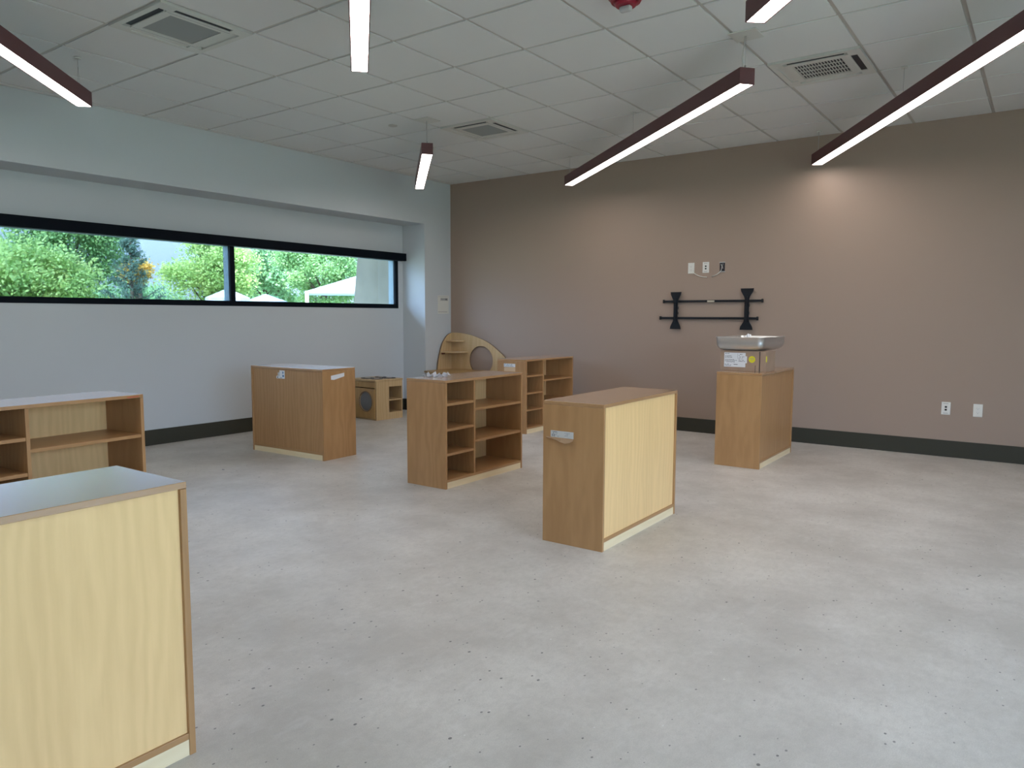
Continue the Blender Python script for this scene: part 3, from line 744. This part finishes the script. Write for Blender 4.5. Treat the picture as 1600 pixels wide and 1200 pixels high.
# ------------------------------------------------------------------ outdoors
box('floor_outside', m_ground, None, -60, 60, -60, 60, -.35, -.15, 0)['kind'] = 'structure'
MB().box(-2.3, -.54, -16, 5, 3.35, 3.6).build('added_shade_eave', m_stucco)['kind'] = 'structure'  # unseen eave, added to keep the sun off the stucco pier
MB().box(-.54, RX+3.2, -16, 5, 3.27, 3.6).build('roof_with_added_porch', m_stucco)['kind'] = 'structure'  # roof slab; its unseen porch overhang is added to shade the ground at right
# battered stucco pier outside the right pane
q = MB(); bm = bmesh.new()
vs = [bm.verts.new(p) for p in ((-1.66, -.46, -.15), (-.535, -.46, -.15), (-.535, .25, -.15), (-1.66, .25, -.15), (-1.16, -.46, 3.4), (-.535, -.46, 3.4), (-.535, .25, 3.4), (-1.16, .25, 3.4))]
for f in ((3, 2, 1, 0), (4, 5, 6, 7), (0, 1, 5, 4), (1, 2, 6, 5), (2, 3, 7, 6), (3, 0, 4, 7)): bm.faces.new([vs[i] for i in f])
q.merge(bm, m_stucco).build('trim_2', None)['kind'] = 'structure'

def leaves(name, mat, parent, clusters, n, size, rs, seed):
    rng = np.random.default_rng(seed)
    cl = np.array(clusters, float); idx = rng.integers(0, len(cl), n)
    c = cl[idx, :3]+rng.normal(size=(n, 3))*cl[idx, 3:4]*np.array([1, 1, .75])
    nrm = rng.normal(size=(n, 3))+np.array([.3, -.3, .8]); nrm /= np.linalg.norm(nrm, axis=1, keepdims=True)
    a = np.cross(nrm, rng.normal(size=(n, 3))); a /= np.linalg.norm(a, axis=1, keepdims=True); b_ = np.cross(nrm, a)
    s_ = size*rng.uniform(.6, 1.3, (n, 1))
    V = np.stack([c-a*s_, c-b_*s_*.75, c+a*s_, c+b_*s_*.75], 1).reshape(-1, 3)
    me = bpy.data.meshes.new(name); me.vertices.add(4*n); me.vertices.foreach_set('co', V.astype(np.float32).ravel())
    me.loops.add(4*n); me.loops.foreach_set('vertex_index', np.arange(4*n, dtype=np.int32))
    me.polygons.add(n); me.polygons.foreach_set('loop_start', np.arange(0, 4*n, 4, dtype=np.int32)); me.polygons.foreach_set('loop_total', np.full(n, 4, np.int32))
    me.materials.append(mat); me.update(); me.validate()
    o = bpy.data.objects.new(name, me); COL.objects.link(o); o.parent = parent; return o
def tree(label, x, y, zc, rx, rz, mat, n, seed, nc=70, size=.047, cs=.26):
    t = empty('leafy_tree', (x, y, -.15), 0, label, 'tree', 'trees beyond the window')
    rnd = random.Random(seed); cl = []
    zc += .15
    while len(cl) < nc:
        p = Vector((rnd.uniform(-1, 1), rnd.uniform(-1, 1), rnd.uniform(-1, 1)))
        if p.length < 1 and p.length > .35: cl.append((p.x*rx, p.y*rx, zc+p.z*rz, rnd.uniform(.7, 1.2)*cs))
    leaves('foliage', mat, t, cl, n, size, None, seed)
    q = MB().tube([(0, 0, 0), (.03, .02, zc*.4), (-.02, .03, zc*.75), (.02, 0, zc+rz*.3)], [.15, .12, .09, .04], 10)
    for k in range(9):
        c_ = cl[k*5 % len(cl)]; q.tube([(0, .01, zc*.45+.1*k), (c_[0]*.5, c_[1]*.5, (zc*.5+c_[2])/2+.2), (c_[0], c_[1], c_[2])], [.05, .03, .012], 6)
    q.build('trunk', m_bark, t)
    return t
tree('broad dark-green tree filling the left pane of the window', -17, 2.38, 3.39, 1.62, 1.67, m_leaf1, 30000, 1)
tree('low yellow-green tree at the far left of the window', -13.3, -.15, 1.96, 1.21, .88, m_leaf2, 17000, 2, 50)
tree('pale tree at the very left edge of the window view', -20.5, -.75, 2.73, 1.43, 1.43, m_leaf3, 16000, 3, 50)
tree('rounded bright tree just left of the window mullion', -17, 7.08, 2.97, 1.31, 1.41, m_leaf2, 22000, 4, 55)
tree('full green tree just right of the window mullion', -23.6, 14.2, 3.63, 2.0, 2.1, m_leaf3, 27000, 5, 60, size=.07)
tree('green tree behind the white shade canopy', -17.6, 12.52, 3.19, 1.75, 1.68, m_leaf1, 26000, 6, 60, cs=.24)
tree('low hazy tree behind the conifer at the bottom of the left pane', -24, 8.07, 1.65, 1.84, 1.0, m_leaf3, 14000, 8, 45)
tree('small orange-leaved tree glimpsed behind the conifer', -13.2, 2.53, 2.48, .24, .34, m_autumn, 2400, 9, 14, cs=.10)
tree('tall tree standing between the two big trees by the mullion', -28, 16.5, 3.6, 2.0, 2.3, m_leaf3, 16000, 12, 45, size=.08)
# sparse conifer
t = empty('sparse_conifer', (-9.8, .62, -.15), 0, 'thin dark conifer with sparse branches in the left pane', 'tree')
rnd = random.Random(21); q = MB().tube([(0, 0, 0), (.02, 0, 1.6), (0, .02, 3.2)], [.06, .045, .01], 8); cl = []
for k in range(64):
    z = .9+2.15*k/63; L = (3.4-z)*.34*rnd.uniform(.6, 1.15); a = rnd.uniform(0, 2*PI)
    e = (L*math.cos(a), L*math.sin(a), z+L*.45); q.tube([(0, 0, z), (e[0]*.5, e[1]*.5, z+L*.12), e], [.014, .009, .004], 5)
    for u in (.35, .55, .75, .9, 1.0): cl.append((e[0]*u, e[1]*u, z+L*.45*u*u, .045))
q.build('trunk', m_bark, t); leaves('needles', m_needle, t, cl, 6000, .022, None, 22)

def umbrella(label, x, y, peak, rad, mat, drop):
    t = empty('patio_umbrella', (x, y, -.15), 0, label, 'umbrella', 'patio umbrellas outside')
    bm = bmesh.new(); n = 8
    top = bm.verts.new((0, 0, peak+.15)); ring = [bm.verts.new((rad*math.cos(2*PI*k/n), rad*math.sin(2*PI*k/n), peak+.15-drop)) for k in range(n)]
    mid = [bm.verts.new((rad*.5*math.cos(2*PI*k/n), rad*.5*math.sin(2*PI*k/n), peak+.15-drop*.5)) for k in range(n)]
    low = [bm.verts.new((rad*math.cos(2*PI*k/n), rad*math.sin(2*PI*k/n), peak+.0-drop)) for k in range(n)]
    for k in range(n):
        bm.faces.new([top, mid[k-1], mid[k]]); bm.faces.new([mid[k-1], ring[k-1], ring[k], mid[k]]); bm.faces.new([ring[k-1], low[k-1], low[k], ring[k]])
    bmesh.ops.solidify(bm, geom=bm.faces[:], thickness=.01)
    MB().merge(bm, mat).build('canopy', None, t)
    MB().cyl((0, 0, (peak+.1)/2), .025, peak+.1, seg=12).build('pole', m_plate, t)
    MB().cyl((0, 0, .03), .25, .06, seg=24).build('base', m_blk, t)
umbrella('pale blue umbrella top just right of the window mullion', -12, 5.67, 1.90, .60, m_canvas2, .22)
umbrella('grey-white umbrella top just left of the window mullion', -12, 4.42, 2.02, .60, m_canvas, .26)
t = empty('shade_canopy', (-11.9, 9.9, -.15), R(-38.5), 'white fabric shade canopy on slim posts outside the right pane', 'shade canopy')
bm = bmesh.new(); z0 = 2.03+.15; c4 = [(1.6, -2.2), (1.6, 2.2), (-1.6, 2.2), (-1.6, -2.2)]
ap = bm.verts.new((0, 0, z0+.75)); cv = [bm.verts.new((*p, z0)) for p in c4]; lv = [bm.verts.new((*p, z0-.05)) for p in c4]
for k in range(4): bm.faces.new([ap, cv[k-1], cv[k]]); bm.faces.new([cv[k-1], lv[k-1], lv[k], cv[k]])
bmesh.ops.solidify(bm, geom=bm.faces[:], thickness=.01)
MB().merge(bm, m_canvas).build('canopy', None, t)
for p in c4: MB().cyl((p[0], p[1], z0/2), .055, z0, seg=12).build('post', m_plate, t)
